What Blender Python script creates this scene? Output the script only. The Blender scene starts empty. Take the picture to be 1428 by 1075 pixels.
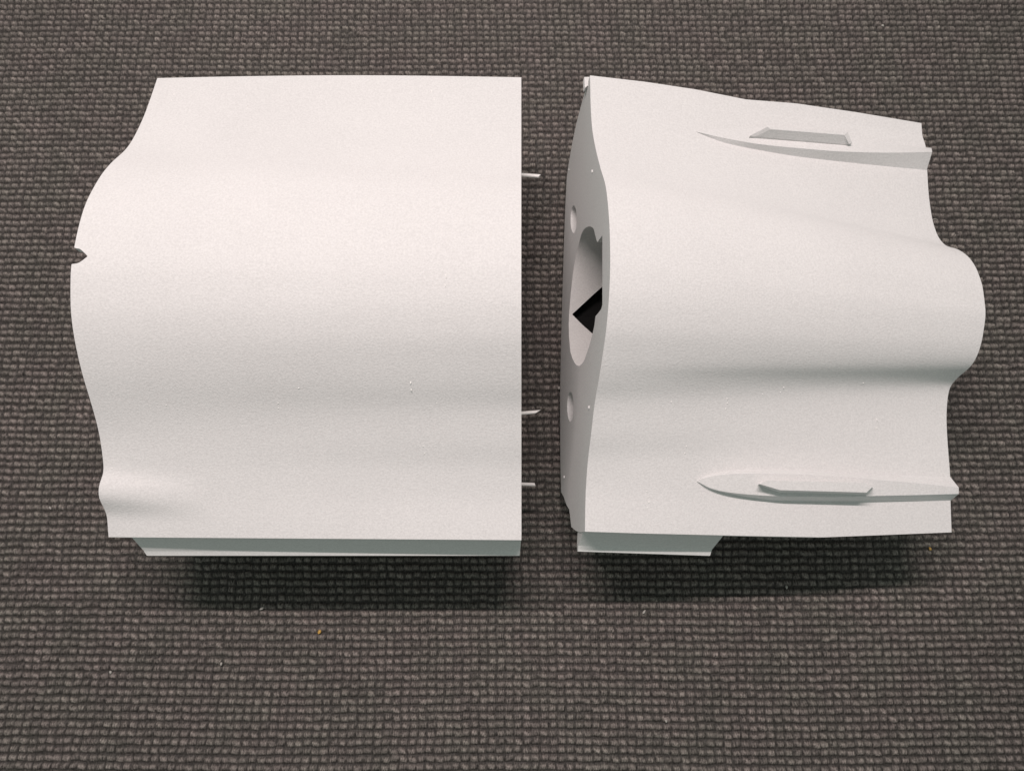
import bpy, bmesh, math, random
import numpy as np
from mathutils import Vector
from mathutils.geometry import delaunay_2d_cdt
random.seed(7); rng = np.random.default_rng(7)
SC = bpy.context.scene
COL = SC.collection
S = 0.155                      # metres per working unit (camera to top of the left section)
CAM_H, CAM_T, FPX = 1.37, math.radians(12.5), 1070.0

# ------------------------------------------------------------------ camera
cd = bpy.data.cameras.new('camera'); cam = bpy.data.objects.new('camera', cd); COL.objects.link(cam)
cam.location = (0, 0, CAM_H*S); cam.rotation_euler = (CAM_T, 0, 0)
cd.sensor_width = 36.0; cd.lens = 36.0*FPX/1428.0
cd.clip_start = 0.005; cd.clip_end = 20.0
cd.dof.use_dof = True; cd.dof.focus_distance = 1.08*S; cd.dof.aperture_fstop = 60.0
SC.camera = cam

# ------------------------------------------------------------------ light
w = bpy.data.worlds.new('World'); SC.world = w; w.use_nodes = True
bg = w.node_tree.nodes['Background']
bg.inputs['Color'].default_value = (0.88, 1.0, 0.93, 1); bg.inputs['Strength'].default_value = 0.31
ld = bpy.data.lights.new('tube_lamp', 'AREA'); ld.shape = 'RECTANGLE'; ld.size = 0.23; ld.size_y = 0.008  # long narrow lamp, set close above the parts
ld.energy = 1.62; ld.color = (1.0, 0.86, 0.845)
lo = bpy.data.objects.new('tube_lamp', ld); COL.objects.link(lo)
tgt = Vector((-0.04, 0.05, 0.03)); lo.location = (-0.04, 0.163, 0.42)
lo.rotation_euler = (tgt-lo.location).to_track_quat('-Z', 'Y').to_euler()
SC.view_settings.view_transform = 'Standard'; SC.view_settings.look = 'None'
SC.view_settings.exposure = 0.0; SC.view_settings.gamma = 1.0; SC.view_settings.use_curve_mapping = False

# ------------------------------------------------------------------ helpers
def ray(px, py):
    u = (px-714.0)/FPX; q = -(py-537.5)/FPX; s, c = math.sin(CAM_T), math.cos(CAM_T)
    return np.array([u, q*c+s, q*s-c])
O = np.array([0, 0, CAM_H])
def hit(px, py, P, n):
    r = ray(px, py); P = np.array(P, float); n = np.array(n, float)
    return O + r*np.dot(P-O, n)/np.dot(r, n)
def mesh_obj(name, verts, faces, mat, parent=None, smooth=40, kind=None):
    me = bpy.data.meshes.new(name); me.from_pydata([tuple(np.array(v)*S) for v in verts], [], faces)
    bm = bmesh.new(); bm.from_mesh(me); bmesh.ops.remove_doubles(bm, verts=bm.verts, dist=1e-7)
    bmesh.ops.recalc_face_normals(bm, faces=bm.faces); bm.to_mesh(me); bm.free()
    if smooth:
        me.polygons.foreach_set('use_smooth', [True]*len(me.polygons)); me.set_sharp_from_angle(angle=math.radians(smooth))
    me.materials.append(mat)
    o = bpy.data.objects.new(name, me); COL.objects.link(o)
    if parent: o.parent = parent; o.matrix_parent_inverse = parent.matrix_world.inverted()
    if kind: o['kind'] = kind
    return o
def thing(name, label, cat, loc):
    o = bpy.data.objects.new(name, None); COL.objects.link(o); o.location = tuple(np.array(loc)*S)
    o.empty_display_size = 0.01; bpy.context.view_layer.update()
    o['label'] = label; o['category'] = cat
    return o
def pch(xs, ys, x):                 # monotone cubic through points
    xs = np.array(xs, float); ys = np.array(ys, float); x = np.clip(x, xs[0], xs[-1])
    h = np.diff(xs); d = np.diff(ys)/h; m = np.zeros(len(xs)); m[0] = d[0]; m[-1] = d[-1]
    for i in range(1, len(xs)-1):
        if d[i-1]*d[i] > 0:
            w1 = 2*h[i]+h[i-1]; w2 = h[i]+2*h[i-1]; m[i] = (w1+w2)/(w1/d[i-1]+w2/d[i])
    i = np.clip(np.searchsorted(xs, x)-1, 0, len(xs)-2); t = (x-xs[i])/h[i]
    return (2*t**3-3*t*t+1)*ys[i]+(t**3-2*t*t+t)*h[i]*m[i]+(3*t*t-2*t**3)*ys[i+1]+(t**3-t*t)*h[i]*m[i+1]
def smooth_arr(a, n):
    a = a.copy()
    for _ in range(n):
        b = a.copy(); b[1:-1] = .25*a[:-2]+.5*a[1:-1]+.25*a[2:]; a = b
    return a

# ------------------------------------------------------------------ materials
def mat_new(name):
    m = bpy.data.materials.new(name); m.use_nodes = True; nt = m.node_tree
    return m, nt, nt.nodes['Principled BSDF']
def nd(nt, typ, **kw):
    n = nt.nodes.new(typ)
    for k, v in kw.items():
        if k in n.inputs: n.inputs[k].default_value = v
        else: setattr(n, k, v)
    return n
def plastic(name, col, bump=1.0, dr=.45):
    m, nt, b = mat_new(name); L = nt.links.new
    tc = nd(nt, 'ShaderNodeTexCoord')
    n1 = nd(nt, 'ShaderNodeTexNoise', Scale=2300.0, Detail=3.0, Roughness=0.6); L(tc.outputs['Object'], n1.inputs['Vector'])
    n2 = nd(nt, 'ShaderNodeTexNoise', Scale=35.0, Detail=3.0, Roughness=0.55); L(tc.outputs['Object'], n2.inputs['Vector'])
    mp = nd(nt, 'ShaderNodeMapping'); mp.inputs['Scale'].default_value = (3600, 60, 60); L(tc.outputs['Object'], mp.inputs['Vector'])
    n3 = nd(nt, 'ShaderNodeTexNoise', Scale=1.0, Detail=1.0); L(mp.outputs[0], n3.inputs['Vector'])
    cr = nd(nt, 'ShaderNodeMix', data_type='RGBA'); cr.inputs[6].default_value = (*[c*.955 for c in col], 1); cr.inputs[7].default_value = (*[min(1, c*1.03) for c in col], 1)
    L(n2.outputs['Fac'], cr.inputs[0])
    c2 = nd(nt, 'ShaderNodeMix', data_type='RGBA', blend_type='MULTIPLY'); c2.inputs[0].default_value = 1
    rp = nd(nt, 'ShaderNodeMapRange'); rp.inputs[1].default_value = .3; rp.inputs[2].default_value = .7; rp.inputs[3].default_value = .90; rp.inputs[4].default_value = 1.04
    L(n1.outputs['Fac'], rp.inputs[0]); L(cr.outputs[2], c2.inputs[6]); L(rp.outputs[0], c2.inputs[7]); L(c2.outputs[2], b.inputs['Base Color'])
    ad = nd(nt, 'ShaderNodeMath', operation='MULTIPLY_ADD'); ad.inputs[1].default_value = .35; L(n3.outputs['Fac'], ad.inputs[0]); L(n1.outputs['Fac'], ad.inputs[2])
    bp = nd(nt, 'ShaderNodeBump', Strength=1.0, Distance=0.0001*bump); L(ad.outputs[0], bp.inputs['Height']); L(bp.outputs[0], b.inputs['Normal'])
    b.inputs['Diffuse Roughness'].default_value = dr
    b.inputs['Roughness'].default_value = .62; b.inputs['Specular IOR Level'].default_value = .35
    return m
M_W = plastic('matte_white_print', (.73, .725, .72))
M_W2 = plastic('white_print_smooth', (.71, .71, .70), .3, .1)
M_MARK = plastic('nozzle_mark', (.86, .85, .83), .2, 0)
M_BORE = plastic('bore_print', (.74, .735, .72), .6)
def flat(name, col, rough=.6):
    m, nt, b = mat_new(name); b.inputs['Base Color'].default_value = (*col, 1); b.inputs['Roughness'].default_value = rough
    tc = nd(nt, 'ShaderNodeTexCoord'); n1 = nd(nt, 'ShaderNodeTexNoise', Scale=3000.0); nt.links.new(tc.outputs['Object'], n1.inputs['Vector'])
    bp = nd(nt, 'ShaderNodeBump', Strength=.5, Distance=.00005); nt.links.new(n1.outputs['Fac'], bp.inputs['Height']); nt.links.new(bp.outputs[0], b.inputs['Normal'])
    return m
M_PIN = flat('pale_pin', (.78, .76, .74), .3); M_DARK = flat('cavity_shade', (.004, .004, .004), 1.0)
M_CRUMB = flat('amber_crumb', (.55, .33, .08), .3); M_LINT = flat('white_lint', (.42, .40, .37), .7)
def mat_cloth():
    m, nt, b = mat_new('woven_vinyl'); L = nt.links.new
    at = nd(nt, 'ShaderNodeAttribute', attribute_name='dye_shade'); tc = nd(nt, 'ShaderNodeTexCoord')
    n1 = nd(nt, 'ShaderNodeTexNoise', Scale=14.0, Detail=3.0); L(tc.outputs['Object'], n1.inputs['Vector'])
    mp = nd(nt, 'ShaderNodeMapping'); mp.inputs['Scale'].default_value = (2500, 1100, 1100); mp.inputs['Rotation'].default_value = (0, 0, .25); L(tc.outputs['Object'], mp.inputs['Vector'])
    n2 = nd(nt, 'ShaderNodeTexNoise', Scale=1.0, Detail=3.0, Roughness=.65); L(mp.outputs[0], n2.inputs['Vector'])
    n4 = nd(nt, 'ShaderNodeTexNoise', Scale=90.0, Detail=1.0); L(tc.outputs['Object'], n4.inputs['Vector'])
    hue = nd(nt, 'ShaderNodeMix', data_type='RGBA'); hue.inputs[6].default_value = (.188, .172, .153, 1); hue.inputs[7].default_value = (.196, .170, .157, 1)
    r4 = nd(nt, 'ShaderNodeMapRange'); r4.inputs[1].default_value = .35; r4.inputs[2].default_value = .65; L(n4.outputs['Fac'], r4.inputs[0]); L(r4.outputs[0], hue.inputs[0])
    k = nd(nt, 'ShaderNodeMapRange'); k.inputs[1].default_value = .25; k.inputs[2].default_value = .75; k.inputs[3].default_value = .10; k.inputs[4].default_value = 2.0; L(n2.outputs['Fac'], k.inputs[0])
    k1 = nd(nt, 'ShaderNodeMapRange'); k1.inputs[3].default_value = .85; k1.inputs[4].default_value = 1.15; L(n1.outputs['Fac'], k1.inputs[0])
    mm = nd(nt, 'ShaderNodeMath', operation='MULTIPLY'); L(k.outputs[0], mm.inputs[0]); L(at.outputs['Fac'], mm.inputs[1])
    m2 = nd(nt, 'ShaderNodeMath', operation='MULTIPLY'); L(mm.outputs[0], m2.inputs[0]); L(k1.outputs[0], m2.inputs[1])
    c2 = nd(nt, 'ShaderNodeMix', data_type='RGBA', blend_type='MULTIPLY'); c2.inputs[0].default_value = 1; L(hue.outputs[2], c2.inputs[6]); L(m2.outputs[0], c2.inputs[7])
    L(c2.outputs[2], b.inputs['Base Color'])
    bp = nd(nt, 'ShaderNodeBump', Strength=1.0, Distance=.0002); L(n2.outputs['Fac'], bp.inputs['Height']); L(bp.outputs[0], b.inputs['Normal'])
    b.inputs['Roughness'].default_value = .55; b.inputs['Specular IOR Level'].default_value = .3
    return m
M_MAT = mat_cloth()

# ------------------------------------------------------------------ the woven mat (real relief, one nub per stitch)
PX, PY = .01068*CAM_H*S/1.37*1.37, .00942*CAM_H*S/1.37*1.37
NX, NY = 148, 124; KX, KY = 8, 7
def weave(x, y):                    # x, y in stitch units -> height 0..1, dye
    yw = y + .16*np.sin(x*.11+1.3)*np.sin(y*.07) + .10*np.sin(x*.031+y*.05) + .035*np.sin(x*1.9+y*.7)
    xw = x + .25*np.sin(y*.09+.5) + .14*np.sin(x*.05+y*.13) + .05*np.sin(y*1.3+x*.2)
    j = np.floor(yw).astype(int); v = (yw-j)*2-1
    xs = xw + .16*(R1[j % 512]-.5)
    i = np.floor(xs).astype(int); u = (xs-i)*2-1
    r = R2[i % 509, j % 503]; r2 = R2[(i+71) % 509, (j+31) % 503]; r3 = R2[(i+151) % 509, (j+97) % 503]; r4 = R2[(i+211) % 509, (j+157) % 503]
    uu = u*(1+.25*(r4-.4)) + (r-.5)*.22 + v*(.08+.34*(r2-.5)); vv = v + (r2-.5)*.26 + (r3-.5)*.30*u
    hx = np.clip(1-np.abs(uu)**3.0*.97, 0, 1)**.9; hy = np.clip(1-np.abs(vv/.84)**2.8, 0, 1)**.9
    strand = 0.24*np.cos((3.0+r3*1.6)*math.pi*uu+v*1.4+r*6.3)
    h = hy*(.12+.88*hx)*(.84+.42*(r3-.5)+strand)
    warp = np.clip(1-np.abs((np.abs(u)-1)/.32)**2, 0, 1)*.13*(1-.5*hy)
    h = np.maximum(h, warp)
    dye_shade = (.84+.24*(r4-.5)+.16*(r2-.5)) * (.10+1.12*np.clip(h*1.15, 0, 1)**1.2)  # gaps between stitches painted darker as shade, over random stitch tone
    return h, np.clip(dye_shade, .2, 2)
R1 = rng.random(512); R2 = rng.random((509, 503))
HN = 0.00095                          # stitch height in metres
gx = (np.arange(NX*KX+1)/KX-NX/2); gy = (np.arange(NY*KY+1)/KY)
Y0 = -0.066
GX, GY = np.meshgrid(gx, gy)
Hh, DySh = weave(GX+1000, GY+1000)
co = np.stack([GX*PX, Y0+GY*PY, (Hh-1.0)*HN], -1).reshape(-1, 3)
nxv, nyv = len(gx), len(gy)
a = (np.arange(nyv-1)[:, None]*nxv+np.arange(nxv-1)[None, :]).ravel()
quads = np.stack([a, a+1, a+nxv+1, a+nxv], -1)
x0, x1, y0, y1 = gx[0]*PX, gx[-1]*PX, Y0, Y0+gy[-1]*PY; zr = -.45*HN; B = .62
ring = np.array([(-B, -B, zr), (B, -B, zr), (B, B, zr), (-B, B, zr), (x0, y0, zr), (x1, y0, zr), (x1, y1, zr), (x0, y1, zr),
                 (-B, -B, -.004), (B, -B, -.004), (B, B, -.004), (-B, B, -.004)])
n0 = len(co); co = np.vstack([co, ring])
rq = np.array([(0, 1, 5, 4), (1, 2, 6, 5), (2, 3, 7, 6), (3, 0, 4, 7), (8, 9, 1, 0), (9, 10, 2, 1), (10, 11, 3, 2), (11, 8, 0, 3), (11, 10, 9, 8)])+n0
quads = np.vstack([quads, rq])
me = bpy.data.meshes.new('mat'); me.vertices.add(len(co)); me.vertices.foreach_set('co', co.ravel())
me.loops.add(quads.size); me.loops.foreach_set('vertex_index', quads.ravel().astype(np.int32))
me.polygons.add(len(quads)); me.polygons.foreach_set('loop_start', np.arange(0, quads.size, 4, dtype=np.int32))
me.polygons.foreach_set('use_smooth', np.ones(len(quads), bool))
me.update(calc_edges=True); at = me.attributes.new('dye_shade', 'FLOAT', 'POINT')
at.data.foreach_set('value', np.concatenate([DySh.ravel(), np.full(len(ring), .8)]).astype(np.float32))
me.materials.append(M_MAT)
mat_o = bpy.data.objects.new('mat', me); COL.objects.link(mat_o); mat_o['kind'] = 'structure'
bm = bmesh.new(); bmesh.ops.create_grid(bm, x_segments=1, y_segments=1, size=1.5); me2 = bpy.data.meshes.new('tabletop'); bm.to_mesh(me2); bm.free()
me2.materials.append(flat('table_grey', (.12, .11, .10))); tb = bpy.data.objects.new('tabletop', me2); COL.objects.link(tb); tb.location.z = -.004; tb['kind'] = 'structure'

# ------------------------------------------------------------------ profiles (from the silhouettes of the end planes)
LE = [(219.4,109.3),(210,137),(201,161.4),(190.7,184),(179.3,203.7),(168,216),(156.5,226),(142,243),(130.5,262),(119,285),(111,311),(104.4,340.5),(99.5,370),(98.3,405.6),(98.8,432),(102.3,463),(108,493),(115.3,522.8),(126.5,560),(135.8,593.5),(141.4,623),(144,649.3),(143.3,662),(138.8,675.3),(138.4,694),(144,705.9),(148.8,720),(151.4,748.7)]
RF = [(822.8,105.6),(823.8,148.6),(825.7,178),(830.6,207),(837.4,234.7),(845,262),(849,300),(850.5,330),(851,365),(850,401),(846,454),(840,498),(835,530),(830,558),(824,608),(819.5,646),(816.5,696),(815.7,741)]
RE = [(1285,172),(1286,188),(1291,205),(1293,238),(1295,270),(1299,300),(1306,325),(1318,342),(1336,348),(1352,360),(1363,378),(1371,405),(1374,430),(1371,465),(1363,495),(1350,515),(1337,525),(1325,540),(1321,560),(1320,590),(1322,625),(1325,663),(1325.5,697),(1327,742)]
# left section frame: world axes
XL = -614/FPX
lp = np.array([hit(*p, (XL, 0, 0), (1, 0, 0))[1:] for p in LE])[::-1]      # ascending y
# right section frame: nose down 5.5 deg, turned 1.8 deg
yaw, pit = math.radians(-1.8), math.radians(5.5)
PR = np.array([.103, .03, .26]); EX = np.array([math.cos(pit)*math.cos(yaw), math.cos(pit)*math.sin(yaw), -math.sin(pit)])
EY = np.array([-math.sin(yaw), math.cos(yaw), 0]); EZ = np.cross(EX, EY)
def R2W(x, y, z): return PR+EX*x+EY*y+EZ*z
def face_pt(px, py, xl=0.0):
    q = hit(px, py, PR+EX*xl, EX)-PR; return (q@EY, q@EZ)
XE = .56
rf = np.array([face_pt(*p) for p in RF])[::-1]; re_ = np.array([face_pt(*p, XE) for p in RE])[::-1]
def resample(pr, knots, N=241, sm=5):
    """profile height as a function of t in 0..1 with landmarks knots (y values) mapped to fixed t"""
    t = np.linspace(0, 1, N); y = pch(TK, knots, t); order = np.argsort(pr[:, 0]); z = pch(pr[order, 0], pr[order, 1], y)
    return y, smooth_arr(z, sm)
TK = [0, .28, .48, .66, 1.0]
N = 241
# left end of left section, with and without its bump
ylb, zlb = resample(lp, [lp[0, 0], .205, .36, .573, lp[-1, 0]])
base = np.array([p for p in lp if not (.04 < p[0] < .125)]); yb2, zb2 = resample(base, [lp[0, 0], .205, .36, .573, lp[-1, 0]], sm=6)
rfy, rfz = resample(rf, [rf[0, 0], .19, .345, .510, rf[-1, 0]], sm=4)
rey, rez = resample(re_, [re_[0, 0], .236, .336, .447, re_[-1, 0]], sm=3)
def Z_of(yq, ys, zs): return np.interp(yq, ys, zs)

# lower hull outline, shared shape: y fraction 0..1 and depth below the wing edge
LOW = [(0.0, 0.0), (.0, -.035), (.004, -.07), (.014, -.112), (.052, -.133), (.066, -.162), (.088, -.193), (.10, -.218), (.17, -.232), (.26, -.242), (.36, -.25), (.48, -.25), (.60, -.245), (.74, -.237), (.84, -.229), (.91, -.218), (.935, -.198), (.962, -.165), (.985, -.121), (.995, -.07), (1.0, -.035), (1.0, 0.0)]

# ------------------------------------------------------------------ left section
left = thing('printed_section', 'larger white printed section with a notched left edge and thin pins on its right edge', 'printed part', (-.28, .39, 0))
ZB = .012                           # belly clearance
NXL = 90
def left_surface(s, k):
    """s 0 (left end) .. 1 (right end), k index along the profile -> y, z"""
    yr = .0215+(rfy-rf[0, 0])/(rf[-1, 0]-rf[0, 0])*(.7325); zr_ = .262+rfz
    y = yb2*(1-s)+yr*s; z = zb2*(1-s)+zr_*s
    bump = smooth_arr(np.clip(np.interp(y, ylb, zlb)-np.interp(y, yb2, zb2)-.0015, 0, 1)*((y > .035) & (y < .13)), 4)
    L0 = .262
    g = max(0.0, 1-s/L0)**1.15
    sh = .000+.010*s/L0
    bump_s = np.interp(y+sh, y, bump)
    z = z+1.2*bump_s*g
    ed = np.clip((y-.62)/.12, 0, 1)**2
    z = z + ed*.002*math.sin(math.pi*s)
    y = y + ed*.003*math.sin(math.pi*s)
    return y, z
verts = []; rows = []
svals = np.concatenate([np.linspace(0, .30, 50)[:-1], np.linspace(.30, 1, 40)])
def right_x(y, z): return .0122+.0125*(.425-z)+.0024*(y-.4)
# extra rows of the profile round the notch are had by a fine parameter grid
kk = np.unique(np.concatenate([np.arange(0, N, 2), np.arange(int(.40*N), int(.62*N))]))
notch_px = [(346.0, 104), (346.6, 110), (348.5, 113.2), (351.5, 116.5), (354, 119.0), (357.5, 122.3), (360.5, 118.5), (363.5, 114.7), (366.3, 110.5), (367.8, 106), (368.4, 100)]
def notch_x(X0y, z):
    """x where the surface starts at this y (image rows 346..368 are cut back)"""
    d = np.array([XL, X0y, z])-O
    dep = d[1]*math.sin(CAM_T)-d[2]*math.cos(CAM_T); py = 537.5-FPX*(d[1]*math.cos(CAM_T)+d[2]*math.sin(CAM_T))/dep
    if py < 346.0 or py > 368.4: return XL
    return (np.interp(py, [a[0] for a in notch_px], [a[1] for a in notch_px])-714)/FPX*dep
TH = .012
y_0, z_0 = left_surface(0, None)
kk = list(kk)
tk = np.linspace(0, 1, N)
def dense(y, z, tt): return np.interp(tt, tk, y), np.interp(tt, tk, z)
tt = np.unique(np.concatenate([tk[kk], np.linspace(.44, .56, 150)]))
yy0, zz0 = dense(y_0, z_0, tt)
nx_ = np.array([notch_x(yy0[i], zz0[i]) for i in range(len(tt))])
top = []
for s in svals:
    y, z = left_surface(s, None); y, z = dense(y, z, tt)
    xr = right_x(y, z); x = nx_+(xr-nx_)*s
    top.append(np.stack([x, y, z], -1))
top = np.array(top)                                    # [s][t]
def lower_ring(y0, y1, z0, z1, zbot):
    out = []
    for f_, d_ in LOW[1:-1]:
        out.append((y0+(y1-y0)*f_, (z0+(z1-z0)*f_)+d_*(((z0+z1)/2-zbot)/.25)))
    return np.array(out)[::-1]                          # from N side to S side
rings = []
for i, s in enumerate(svals):
    T_ = top[i]; lr = lower_ring(T_[0, 1], T_[-1, 1], T_[0, 2], T_[-1, 2], ZB)
    lx = XL+(right_x(lr[:, 0], lr[:, 1])-XL)*s
    rings.append(np.vstack([T_, np.column_stack([lx, lr])]))
rings = np.array(rings); nr, nc = rings.shape[:2]
V = rings.reshape(-1, 3).tolist(); F = []
for i in range(nr-1):
    for j in range(nc):
        F.append((i*nc+j, i*nc+(j+1) % nc, (i+1)*nc+(j+1) % nc, (i+1)*nc+j))
# inner wall for the open left end
cen = rings[0][:, 1:].mean(0)
def inset(r, th):
    o = r.copy(); p = r[:, 1:]; tan = np.roll(p, -1, 0)-np.roll(p, 1, 0); n = np.stack([-tan[:, 1], tan[:, 0]], -1); n /= np.linalg.norm(n, axis=1)[:, None]+1e-9
    o[:, 1:] = p-n*th if ((p-n*th-cen)**2).sum() < ((p+n*th-cen)**2).sum() else p+n*th
    return o
b0 = len(V); in0 = inset(rings[0], TH); V += in0.tolist(); in1 = inset(rings[int(np.searchsorted(svals, .17))], TH); in1[:, 0] = XL+.10; V += in1.tolist()
for j in range(nc):
    k = (j+1) % nc; F.append((j, k, b0+k, b0+j)); F.append((b0+j, b0+k, b0+nc+k, b0+nc+j))
sh = mesh_obj('shell', V, F, M_W, left, 35)
V = [(p[0], .5*(p[1]-.39)+.39, min(p[2], .20)*.5+.07) for p in in1]; mesh_obj('bulkhead', V+[(p[0]+.01, p[1], p[2]) for p in V], [tuple(range(nc)), tuple(range(nc, 2*nc))]+[(i, (i+1) % nc, nc+(i+1) % nc, nc+i) for i in range(nc)], M_W2, left, 30)
V = [tuple(p) for p in rings[-1]]; mesh_obj('end_face', V, [tuple(range(nc))], M_W2, left, 0)

# skirts: a thin flange hanging from the wing edge, lip along its bottom
def prism(path, rfun, name, mat, parent, x0t, x1t, x0b, x1b, sm=30):
    """path = list of (y, z, frac down); frac picks the slanted ends"""
    A = [rfun(x0t+(x0b-x0t)*q, y, z) for y, z, q in path]; Bq = [rfun(x1t+(x1b-x1t)*q, y, z) for y, z, q in path]; n = len(path)
    F = [tuple(range(n)), tuple(range(2*n-1, n-1, -1))]+[(i, (i+1) % n, n+(i+1) % n, n+i) for i in range(n)]
    return mesh_obj(name, A+Bq, F, mat, parent, sm)
def skirt_path(ytop, ztop, yk, zk, yb, zb, sgn):
    """wall down to the knee (yk, zk), then a nearly flat lip out to (yb, zb)"""
    return [(ytop+sgn*.03, ztop, 0), (ytop+sgn*.004, ztop-.004, 0), (yk+sgn*.0006, zk+.0012, .66), (yk-sgn*.0008, zk, .68), (yb, zb, .98), (yb-sgn*.0004, zb-.006, 1), (yb+sgn*.014, zb-.008, 1), (ytop+sgn*.03, zk, .3)]
idf = lambda x, y, z: np.array([x, y, z])
q = hit(205, 774.5, (0, 0, .2135), (0, 0, 1)); q2 = hit(724.5, 774.5, (0, 0, .2135), (0, 0, 1)); q3 = hit(180, 750, (0, 0, .252), (0, 0, 1))
prism(skirt_path(.026, .258, .0066, .2165, q[1], .2135, 1), idf, 'skirt', M_W2, left, q3[0], .0135, q[0], q2[0])
prism(skirt_path(.748, .250, .756, .2035, .765, .2, -1), idf, 'skirt', M_W2, left, q3[0], .0135, q[0], q2[0])

# pins
def rod(p0, p1, r, name, mat, parent, n=12, cut=0.0, flat_=1.0):
    p0 = np.array(p0); p1 = np.array(p1); d = (p1-p0)/np.linalg.norm(p1-p0); u = np.cross(d, (0, 0, 1)); u /= np.linalg.norm(u); v = np.cross(u, d)
    V = []
    for e, p in enumerate((p0, p1)):
        for i in range(n):
            a_ = 2*math.pi*i/n; V.append(p+u*math.cos(a_)*r+v*math.sin(a_)*r*flat_+(d*cut*math.cos(a_) if e else 0))
    F = [tuple(range(n)), tuple(range(2*n-1, n-1, -1))]+[(i, (i+1) % n, n+(i+1) % n, n+i) for i in range(n)]
    return mesh_obj(name, V, F, mat, parent, 40)
for (xa, ya, xb, yb, z, r, cut) in ((726, 243.6, 752.5, 246, .235, .0031, -.002), (726, 576.6, 750, 574.2, .235, .0028, -.005), (726, 674.6, 746, 675.5, .10, .0030, .001)):
    p0 = hit(xa-6, ya, (0, 0, z), (0, 0, 1)); p1 = hit(xb, yb, (0, 0, z), (0, 0, 1)); rod(p0, p1, r, 'pin', M_PIN, left, cut=cut)

# ------------------------------------------------------------------ right section
right = thing('printed_section', 'tapering white printed section with two raised fairings and a hollow left end', 'printed part', (.38, .37, 0))
Nedge = np.array([(822.8,105.6),(900,114.5),(970,125),(1040,139),(1110,144.5),(1194,156.8),(1285,172)])
Sedge = np.array([(815.7,741),(900,743.7),(1041,747),(1147,749),(1240,745.5),(1327,742)])
def px_to_local(px, py, zl):
    q = hit(px, py, PR+EZ*zl, EZ)-PR; return q@EX, q@EY
ne = np.array([px_to_local(x, y, rf[-1, 1]+(re_[-1, 1]-rf[-1, 1])*(x-822)/463) for x, y in Nedge]); se = np.array([px_to_local(x, y, rf[0, 1]+(re_[0, 1]-rf[0, 1])*(x-815)/512) for x, y in Sedge])
def right_profile(s):
    x = XE*s; y = rfy*(1-s)+rey*s; z = rfz*(1-s)+rez*s
    yn = np.interp(x, ne[:, 0], ne[:, 1]); ys = np.interp(x, se[:, 0], se[:, 1])
    wn = np.clip((tk-.75)/.25, 0, 1); ws = np.clip((.15-tk)/.15, 0, 1)
    return y+(yn-y[-1])*wn+(ys-y[0])*ws, z
sR = np.linspace(0, 1, 70)
TOPR = np.array([np.column_stack([np.full(N, XE*s), *right_profile(s)]) for s in sR])
def zR(x, y):
    s = min(max(x/XE, 0), 1)*(len(sR)-1); i = min(int(s), len(sR)-2); f_ = s-i
    return (1-f_)*np.interp(y, TOPR[i][:, 1], TOPR[i][:, 2])+f_*np.interp(y, TOPR[i+1][:, 1], TOPR[i+1][:, 2])
def U(px, py, h):
    """point on the right section's top at a pixel, h above the surface; local coordinates"""
    z = 0.0
    for _ in range(12):
        x, y = px_to_local(px, py, z+h); z = zR(x, y)
    x, y = px_to_local(px, py, z+h); return np.array([x, y, z+h])
rings = []
for i, s in enumerate(sR):
    T_ = TOPR[i]; lr = lower_ring(T_[0, 1], T_[-1, 1], T_[0, 2], T_[-1, 2], -.25+.045*s)
    rings.append(np.vstack([T_, np.column_stack([np.full(len(lr), XE*s), lr])]))
rings = np.array(rings); nr, nc = rings.shape[:2]
V = [R2W(*p) for p in rings.reshape(-1, 3)]; F = []
for i in range(nr-1):
    for j in range(nc): F.append((i*nc+j, i*nc+(j+1) % nc, (i+1)*nc+(j+1) % nc, (i+1)*nc+j))
mesh_obj('shell', V, F, M_W, right, 35)
mesh_obj('rear_face', [R2W(*p) for p in rings[-1]], [tuple(range(nc))], M_W2, right, 0)
# end face with bore and pin holes
BO = [(822,315.8),(826,317.2),(828,320),(831,332),(832.9,338),(840,328.4),(840,360),(840,399),(840,425),(838.4,431),(834,437),(830.5,441),(828.8,454),(826.3,465.7),(820.8,485.6),(814.7,502.5),(811.5,507.5),(807.5,510.5),(804,509.3),(801.4,506),(798,499),(795.4,490.4),(793.5,468.6),(793.2,452),(793.7,437),(796,409),(799,381.6),(802,363),(805,347.7),(811,326),(814,320.5),(817,317.5)]
bore = np.array([face_pt(*p) for p in BO])
def ell(cx_, cy_, rx, ry, n=20): return [(cx_+rx*math.cos(2*math.pi*i/n), cy_+ry*math.sin(2*math.pi*i/n)) for i in range(n)]
h1 = np.array([face_pt(*p) for p in ell(800, 306, 4.3, 19.5)]); h2 = np.array([face_pt(*p) for p in ell(795.4, 567, 4.4, 21)])
def pin(p, poly):
    c = False; j = len(poly)-1
    for i in range(len(poly)):
        if (poly[i][1] > p[1]) != (poly[j][1] > p[1]) and p[0] < (poly[j][0]-poly[i][0])*(p[1]-poly[i][1])/(poly[j][1]-poly[i][1])+poly[i][0]: c = not c
        j = i
    return c
outer = rings[0][:, 1:]
pts = []; edges = []
for loop in (outer, bore, h1, h2):
    b = len(pts); n = len(loop); pts += [Vector(p) for p in loop]; edges += [(b+i, b+(i+1) % n) for i in range(n)]
vo, eo, fo, *_ = delaunay_2d_cdt(pts, edges, [], 0, 1e-6)
def keep(f):
    c = (sum(vo[i][0] for i in f)/len(f), sum(vo[i][1] for i in f)/len(f))
    return pin(c, outer) and not pin(c, bore) and not pin(c, h1) and not pin(c, h2)
fo = [f for f in fo if keep(f)]
mesh_obj('end_face', [R2W(0, p[0], p[1]) for p in vo], [tuple(f) for f in fo], M_W2, right, 0)
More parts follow.
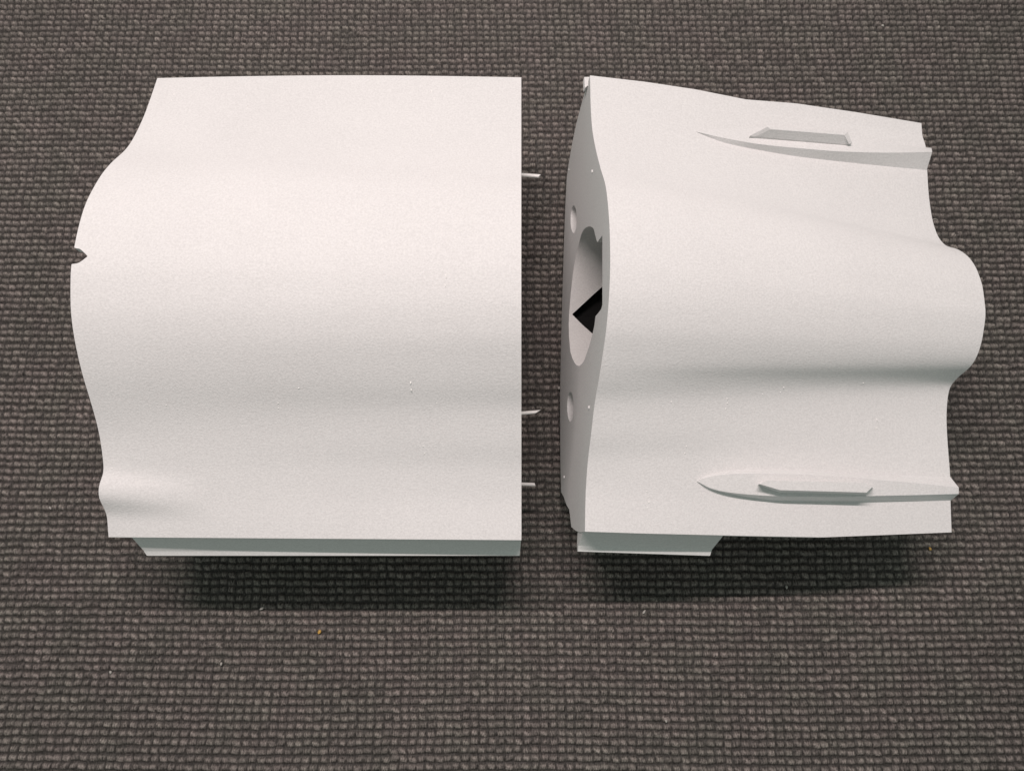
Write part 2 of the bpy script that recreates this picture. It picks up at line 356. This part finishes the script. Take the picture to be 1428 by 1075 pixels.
# bore wall, with the dark wedge opening cut through it
wedge_px = [(797.8,438.4),(826,412.2),(823,462.5)]
rw_o = np.array([(O-PR)@EX, (O-PR)@EY, (O-PR)@EZ])
def bore_uv(px, py):
    r = ray(px, py); d = np.array([r@EX, r@EY, r@EZ]); t0 = -rw_o[0]/d[0]; best = None; per = 0
    for i in range(len(bore)):
        A = bore[i]; B_ = bore[(i+1) % len(bore)]; e = B_-A
        M_ = np.array([[d[1], -e[0]], [d[2], -e[1]]]); rhs = np.array([A[0]-rw_o[1], A[1]-rw_o[2]])
        if abs(np.linalg.det(M_)) > 1e-12:
            t, q_ = np.linalg.solve(M_, rhs)
            if -1e-9 <= q_ <= 1+1e-9 and t > t0+1e-4 and (best is None or t < best[0]): best = (t, per+q_*np.linalg.norm(e))
        per += np.linalg.norm(e)
    return (best[1], rw_o[0]+d[0]*best[0]) if best else None
cum = np.concatenate([[0], np.cumsum(np.linalg.norm(np.roll(bore, -1, 0)-bore, axis=1))]); BD = .34
wuv = [bore_uv(*p) for p in wedge_px]; ap = np.array(wuv[0]); wuv = [tuple(ap)]+[tuple(ap+(np.array(q_)-ap)*(.17/(q_[1]-ap[1]))) for q_ in wuv[1:]]
pts = [Vector((u_, 0)) for u_ in cum]+[Vector((u_, BD)) for u_ in cum[::-1]]; n = len(pts); edges = [(i, (i+1) % n) for i in range(n)]
edges += [(i, n-1-i) for i in range(1, len(cum)-1)]
if len(wuv) > 2:
    b = len(pts); pts += [Vector(q_) for q_ in wuv]; m_ = len(wuv); edges += [(b+i, b+(i+1) % m_) for i in range(m_)]
vo, eo, fo, *_ = delaunay_2d_cdt(pts, edges, [], 3 if len(wuv) < 3 else 0, 1e-6)
fo = [f for f in fo if not pin((sum(vo[i][0] for i in f)/len(f), sum(vo[i][1] for i in f)/len(f)), wuv)]
bl = np.vstack([bore, bore[:1]])
mesh_obj('bore_wall', [R2W(p[1], np.interp(p[0], cum, bl[:, 0]), np.interp(p[0], cum, bl[:, 1])) for p in vo], [tuple(f) for f in fo], M_BORE, right, 50)
# cavity behind the opening, a closed tube; its shade is painted near-black
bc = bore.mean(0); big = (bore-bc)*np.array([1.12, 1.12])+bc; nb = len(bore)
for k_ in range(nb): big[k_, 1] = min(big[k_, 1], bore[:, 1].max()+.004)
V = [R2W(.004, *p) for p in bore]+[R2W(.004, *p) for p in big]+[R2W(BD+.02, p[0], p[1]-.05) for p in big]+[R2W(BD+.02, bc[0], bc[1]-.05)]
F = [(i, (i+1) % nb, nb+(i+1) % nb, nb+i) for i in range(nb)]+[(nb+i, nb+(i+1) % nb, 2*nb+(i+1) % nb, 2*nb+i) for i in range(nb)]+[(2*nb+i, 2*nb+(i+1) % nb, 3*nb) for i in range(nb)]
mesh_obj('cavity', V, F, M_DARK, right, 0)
for h_ in (h1, h2):
    n = len(h_); V = [R2W(0, *p) for p in h_]+[R2W(.06, *p) for p in h_]
    mesh_obj('pin_hole', V, [(i, (i+1) % n, n+(i+1) % n, n+i) for i in range(n)]+[tuple(range(n, 2*n))], M_W2, right, 50)
# skirts
a0 = face_pt(804.5, 768.5); xr_, yr_ = px_to_local(990, 770.5, a0[1]); xt_, yt_ = px_to_local(1010, 748, -.012)
prism(skirt_path(.002, -.010, a0[0]+.0085, a0[1]+.003, a0[0], a0[1], 1), R2W, 'skirt', M_W2, right, .0015, xt_, .0015, xr_)
x1_, *a1 = px_to_local(815.3, 109.5, -.045); a1 = (a1[0], -.045)
prism([(.7275, -.012, 0), (.7292, -.002, 0), (a1[0], a1[1], .9), (a1[0]-.001, a1[1]-.012, 1), (a1[0]-.012, a1[1]-.012, 1)], lambda x, y, z: R2W(x, y-.12*x*(y > .71), z), 'skirt', M_W2, right, .001, xt_, .001, xr_)
# tab added at the end face's upper corner, laid flat to look lit
tp = [(*px_to_local(x, y, -.012), -.012) for x, y in ((814.8,107.8),(824,107.6),(822,118),(815.6,123))]
V = [R2W(*p) for p in tp]+[R2W(p[0], p[1], p[2]-.012) for p in tp]
mesh_obj('tab', V, [(0, 1, 2, 3), (7, 6, 5, 4), (0, 4, 5, 1), (1, 5, 6, 2), (2, 6, 7, 3), (3, 7, 4, 0)], M_W, right, 0)
# fairings
def loft(stations, name, mat, parent, sm=25):
    n = len(stations[0]); V = [R2W(*p) for st in stations for p in st]; F = []
    for i in range(len(stations)-1):
        for j in range(n): F.append((i*n+j, i*n+(j+1) % n, (i+1)*n+(j+1) % n, (i+1)*n+j))
    F += [tuple(range(n)), tuple(range(len(V)-1, len(V)-n-1, -1))]
    return mesh_obj(name, V, F, mat, parent, sm)
def ip(x, tab): return pch([a_[0] for a_ in tab], [a_[1] for a_ in tab], x)
NS_, ND_, NN_ = [(969,183.5),(1010,192.8),(1061,201.6),(1111,206.6),(1177,211.7),(1240,213.2),(1303,212)], [(969,184.3),(1010,200),(1061,210.6),(1111,219),(1177,226.8),(1237,233),(1293,238.5),(1303,239.5)], [(969,183),(1010,180),(1050,178),(1100,182),(1188,192.5),(1285,205),(1303,207)]
st = []
for x in np.concatenate([np.linspace(970, 1060, 14), np.linspace(1075, 1300, 16)]):
    k = (x-970)/330; h = .024*min(1, k*1.0)**.55*(1 if k > 0 else 0)
    st.append([U(x-1*k, ip(x, NN_), .0006), U(x, ip(x, NS_), h), U(x-8*k, ip(x-8*k, ND_), -.0008), U(x-8*k, ip(x-8*k, ND_), -.006), U(x-1*k, ip(x, NN_), -.006)])
fn = loft(st, 'fairing', M_W, right)
def ridge(base, topp, hb, ht, parent):
    A = [R2W(*U(*p, hb)) for p in base]; T2 = [R2W(*U(*p, ht)) for p in topp]; n = len(base)
    return mesh_obj('ridge', A+T2, [tuple(range(n)), tuple(range(2*n-1, n-1, -1))]+[(i, (i+1) % n, n+(i+1) % n, n+i) for i in range(n)], M_W, parent, 20)
ro = [(1046,189.8,.013),(1070,177.2,.029),(1182,184.0,.029),(1188.5,199.5,.019)]; ri = [(1054.5,190.6,.012),(1075,180.6,.0285),(1177.5,188.6,.0285),(1184,200.8,.0185)]; fl = [(1183.2,202,.013)]
V = [R2W(*U(*p)) for p in ro]+[R2W(*U(*p)) for p in ri]+[R2W(*(U(*p)-np.array([0, 0, p[2]+.004]))) for p in ro]+[R2W(*U(*p)) for p in fl]
mesh_obj('ridge', V, [(0, 1, 5, 4), (1, 2, 6, 5), (2, 3, 7, 6), (4, 5, 6), (4, 6, 12), (6, 7, 12), (0, 8, 9, 1), (1, 9, 10, 2), (2, 10, 11, 3), (3, 11, 12, 7), (11, 8, 12), (8, 0, 4), (8, 4, 12)], M_W, fn, 15)
ST_, SS_, SB_, SO_ = [(972,670.5),(977,668.3),(990.8,664.6),(1010.8,661.3),(1052.5,660),(1114,661.3),(1184,665.3),(1222.4,668.7),(1272.4,673),(1338,679.7)], [(972,671),(990.8,680.4),(1010.8,685.5),(1046,689.5),(1083,691.6),(1175.7,692.8),(1206,691.7),(1272,690.3),(1338,688.5)], [(972,671.5),(990.8,682.6),(1021.6,689.5),(1046,694),(1083,698.5),(1191,699.5),(1322,697.8),(1338,697.5)], [(972,669.5),(985,662),(1010,656.5),(1026,654.6),(1068,653.5),(1114,654.6),(1175,658.5),(1325,664.5),(1338,665)]
st = []
for x in np.concatenate([972+np.linspace(0, 1, 12)**2*60, np.linspace(1045, 1337, 18)]):
    k = (x-972)/365; h = .022*min(1, k*3.2)**.5*(1-.1*k)
    st.append([U(x-12*k, ip(x-12*k, SO_), -.0008), U(x, ip(x, ST_), h), U(x, ip(x, SS_), h*.92), U(x-11*k, ip(x-11*k, SB_), -.0008), U(x-11*k, ip(x-11*k, SB_), -.007), U(x-12*k, ip(x-12*k, SO_), -.007)])
fs = loft(st, 'fairing', M_W, right)
ridge([(1057,675.5),(1068,672),(1207,675),(1217.5,681.5),(1209,690.8),(1086,688)], [(1059.4,674.7),(1070,669.8),(1205,672.7),(1216.5,679),(1208.4,686.6),(1088,683.3)], .014, .038, fs)

# print blemishes: small raised specks left by the nozzle
def blob(P, n_, lx, ly, lz, name, mat, parent, rz=0):
    bm = bmesh.new(); bmesh.ops.create_icosphere(bm, subdivisions=1, radius=1); n_ = np.array(n_)/np.linalg.norm(n_)
    ax = np.cross((0, 1, 0), n_); ax /= np.linalg.norm(ax); ay = np.cross(n_, ax); c_, s_ = math.cos(rz), math.sin(rz); ax, ay = ax*c_+ay*s_, ay*c_-ax*s_
    V = [np.array(P)+ax*v.co.x*lx*random.uniform(.7, 1.2)+ay*v.co.y*ly*random.uniform(.8, 1.1)+n_*v.co.z*lz for v in bm.verts]; F = [tuple(v.index for v in f.verts) for f in bm.faces]; bm.free()
    return mesh_obj(name, V, F, mat, parent, 60)
def on_left(px, py):
    z = .3
    for _ in range(25):
        q = hit(px, py, (0, 0, z), (0, 0, 1)); s = min(max((q[0]-XL)/(.012-XL), 0), 1); y, zz = left_surface(s, None); z = .5*z+.5*np.interp(q[1], y, zz)
    return q
for (px, py, L_, W_, rz) in ((572.5,533,.0030,.0012,0),(573.5,543,.0034,.0012,.2),(416.5,541,.0014,.0014,0),(388,562,.0012,.0012,0),(388,569,.0010,.0010,0),(232,565,.0011,.0011,0),(242,132,.0020,.0012,-.3),(239,140,.0016,.001,0),(602,128,.0060,.0008,.05),(606,138,.0050,.0008,0),(603,190,.0050,.0007,-.1),(622,385,.0055,.0006,.05),(621,398,.0030,.0006,0),(592,632,.0020,.0009,0),(590,622,.0012,.0009,0),(156,653,.0018,.0010,0),(158,661,.0012,.0010,0),(609,562,.0014,.0008,0),(410,170,.0045,.0007,.1),(345,150,.0055,.0006,.0),(402,190,.003,.0006,.1)):
    blob(on_left(px, py), (0, 0, 1), W_*1.0, L_, .0007, 'blemish', M_MARK, left, rz)
for (px, py, L_, W_) in ((1014,556,.0012,.0014),(1014,562,.0018,.0012),(1012,570,.0014,.0009),(936,560,.0022,.0008),(1093,540,.0020,.0010),(1088,547,.0014,.0009),(1063,550,.0010,.001),(957,622,.0020,.0009),(955,632,.0020,.0009),(953,640,.0010,.0009),(904,693,.0010,.0022),(905,700,.0016,.0014),(903,708,.0016,.0012),(902,685,.0012,.001),(1223,585,.0030,.0008),(1223,597,.0026,.0010),(1204,534,.0014,.0012)):
    blob(R2W(*U(px, py, .0002)), EZ, W_, L_, .0007, 'blemish', M_MARK, right, random.uniform(-.2, .2))
for (px, py, L_) in ((826.5,239,.0055),(822,568,.0050),(787.5,665,.0050),(794,237,.002)):
    y, z = face_pt(px, py); blob(R2W(-.0008, y, z), -EX, .0016, L_*.6, .0016, 'blemish', M_W2, right)

# ------------------------------------------------------------------ bits lying on the mat
def crumb(px, py, lx, ly, rz, mat, name, label, cat):
    P = hit(px, py, (0, 0, .0015), (0, 0, 1))
    o = blob(P, (0, 0, 1), lx, ly, .0022, name, mat, None, rz); o['label'] = label; o['category'] = cat
crumb(445.5, 880.5, .0030, .0048, -.5, M_CRUMB, 'crumb', 'amber crumb on the mat below the left section', 'crumb')
crumb(1297, 765, .0028, .0036, .2, M_CRUMB, 'crumb', 'tiny amber crumb on the mat below the right section\'s right corner', 'crumb')
crumb(898, 853, .0022, .0050, -.6, M_LINT, 'lint_speck', 'pale lint speck on the mat below the gap between the sections', 'lint')
crumb(1097, 818, .0022, .0042, .1, M_LINT, 'lint_speck', 'pale lint speck beside the shadow under the right section', 'lint')
crumb(365, 848, .0026, .0052, -.9, M_LINT, 'lint_speck', 'slanting lint speck just under the left section\'s shadow', 'lint')
crumb(779.5, 541, .0024, .0036, 0, M_LINT, 'lint_speck', 'white speck on the mat against the hollow end of the right section', 'lint')
crumb(1368, 780, .0030, .0028, 0, M_LINT, 'lint_speck', 'white speck right of the amber crumb near the right frame edge', 'lint')
crumb(1231, 36, .0032, .0030, 0, M_LINT, 'lint_speck', 'pale speck on the mat above the right section near the top edge', 'lint')
crumb(929, 1005, .0022, .0034, .3, M_LINT, 'lint_speck', 'pale speck on the mat near the bottom edge', 'lint')

crumb(154, 937, .0022, .0036, .4, M_LINT, 'lint_speck', 'small pale lint speck in the lower left part of the mat', 'lint')
crumb(308.5, 925.5, .0022, .0034, -.2, M_LINT, 'lint_speck', 'small pale lint speck left of and below the amber crumb', 'lint')
crumb(70, 708, .0020, .0042, .6, M_LINT, 'lint_speck', 'pale lint speck on the mat left of the notched section\'s nose bump', 'lint')
# a curled fibre by the right section's end
fv = []; ff = []
for i in range(13):
    a_ = math.pi*(.15+.75*i/12); c_ = hit(1303, 309.5, (0, 0, .01), (0, 0, 1))+np.array([math.cos(a_)*.006, math.sin(a_)*.0045, .004*math.sin(a_)])
    for k in range(4): fv.append(c_+np.array([math.cos(a_)*math.cos(k*math.pi/2), math.sin(a_)*math.cos(k*math.pi/2), math.sin(k*math.pi/2)])*.0007)
    if i:
        for k in range(4): ff.append(((i-1)*4+k, (i-1)*4+(k+1) % 4, i*4+(k+1) % 4, i*4+k))
o = mesh_obj('fibre', fv, ff, M_LINT, None, 60); o['label'] = 'short curled white fibre on the mat beside the right end of the tapering section'; o['category'] = 'fibre'
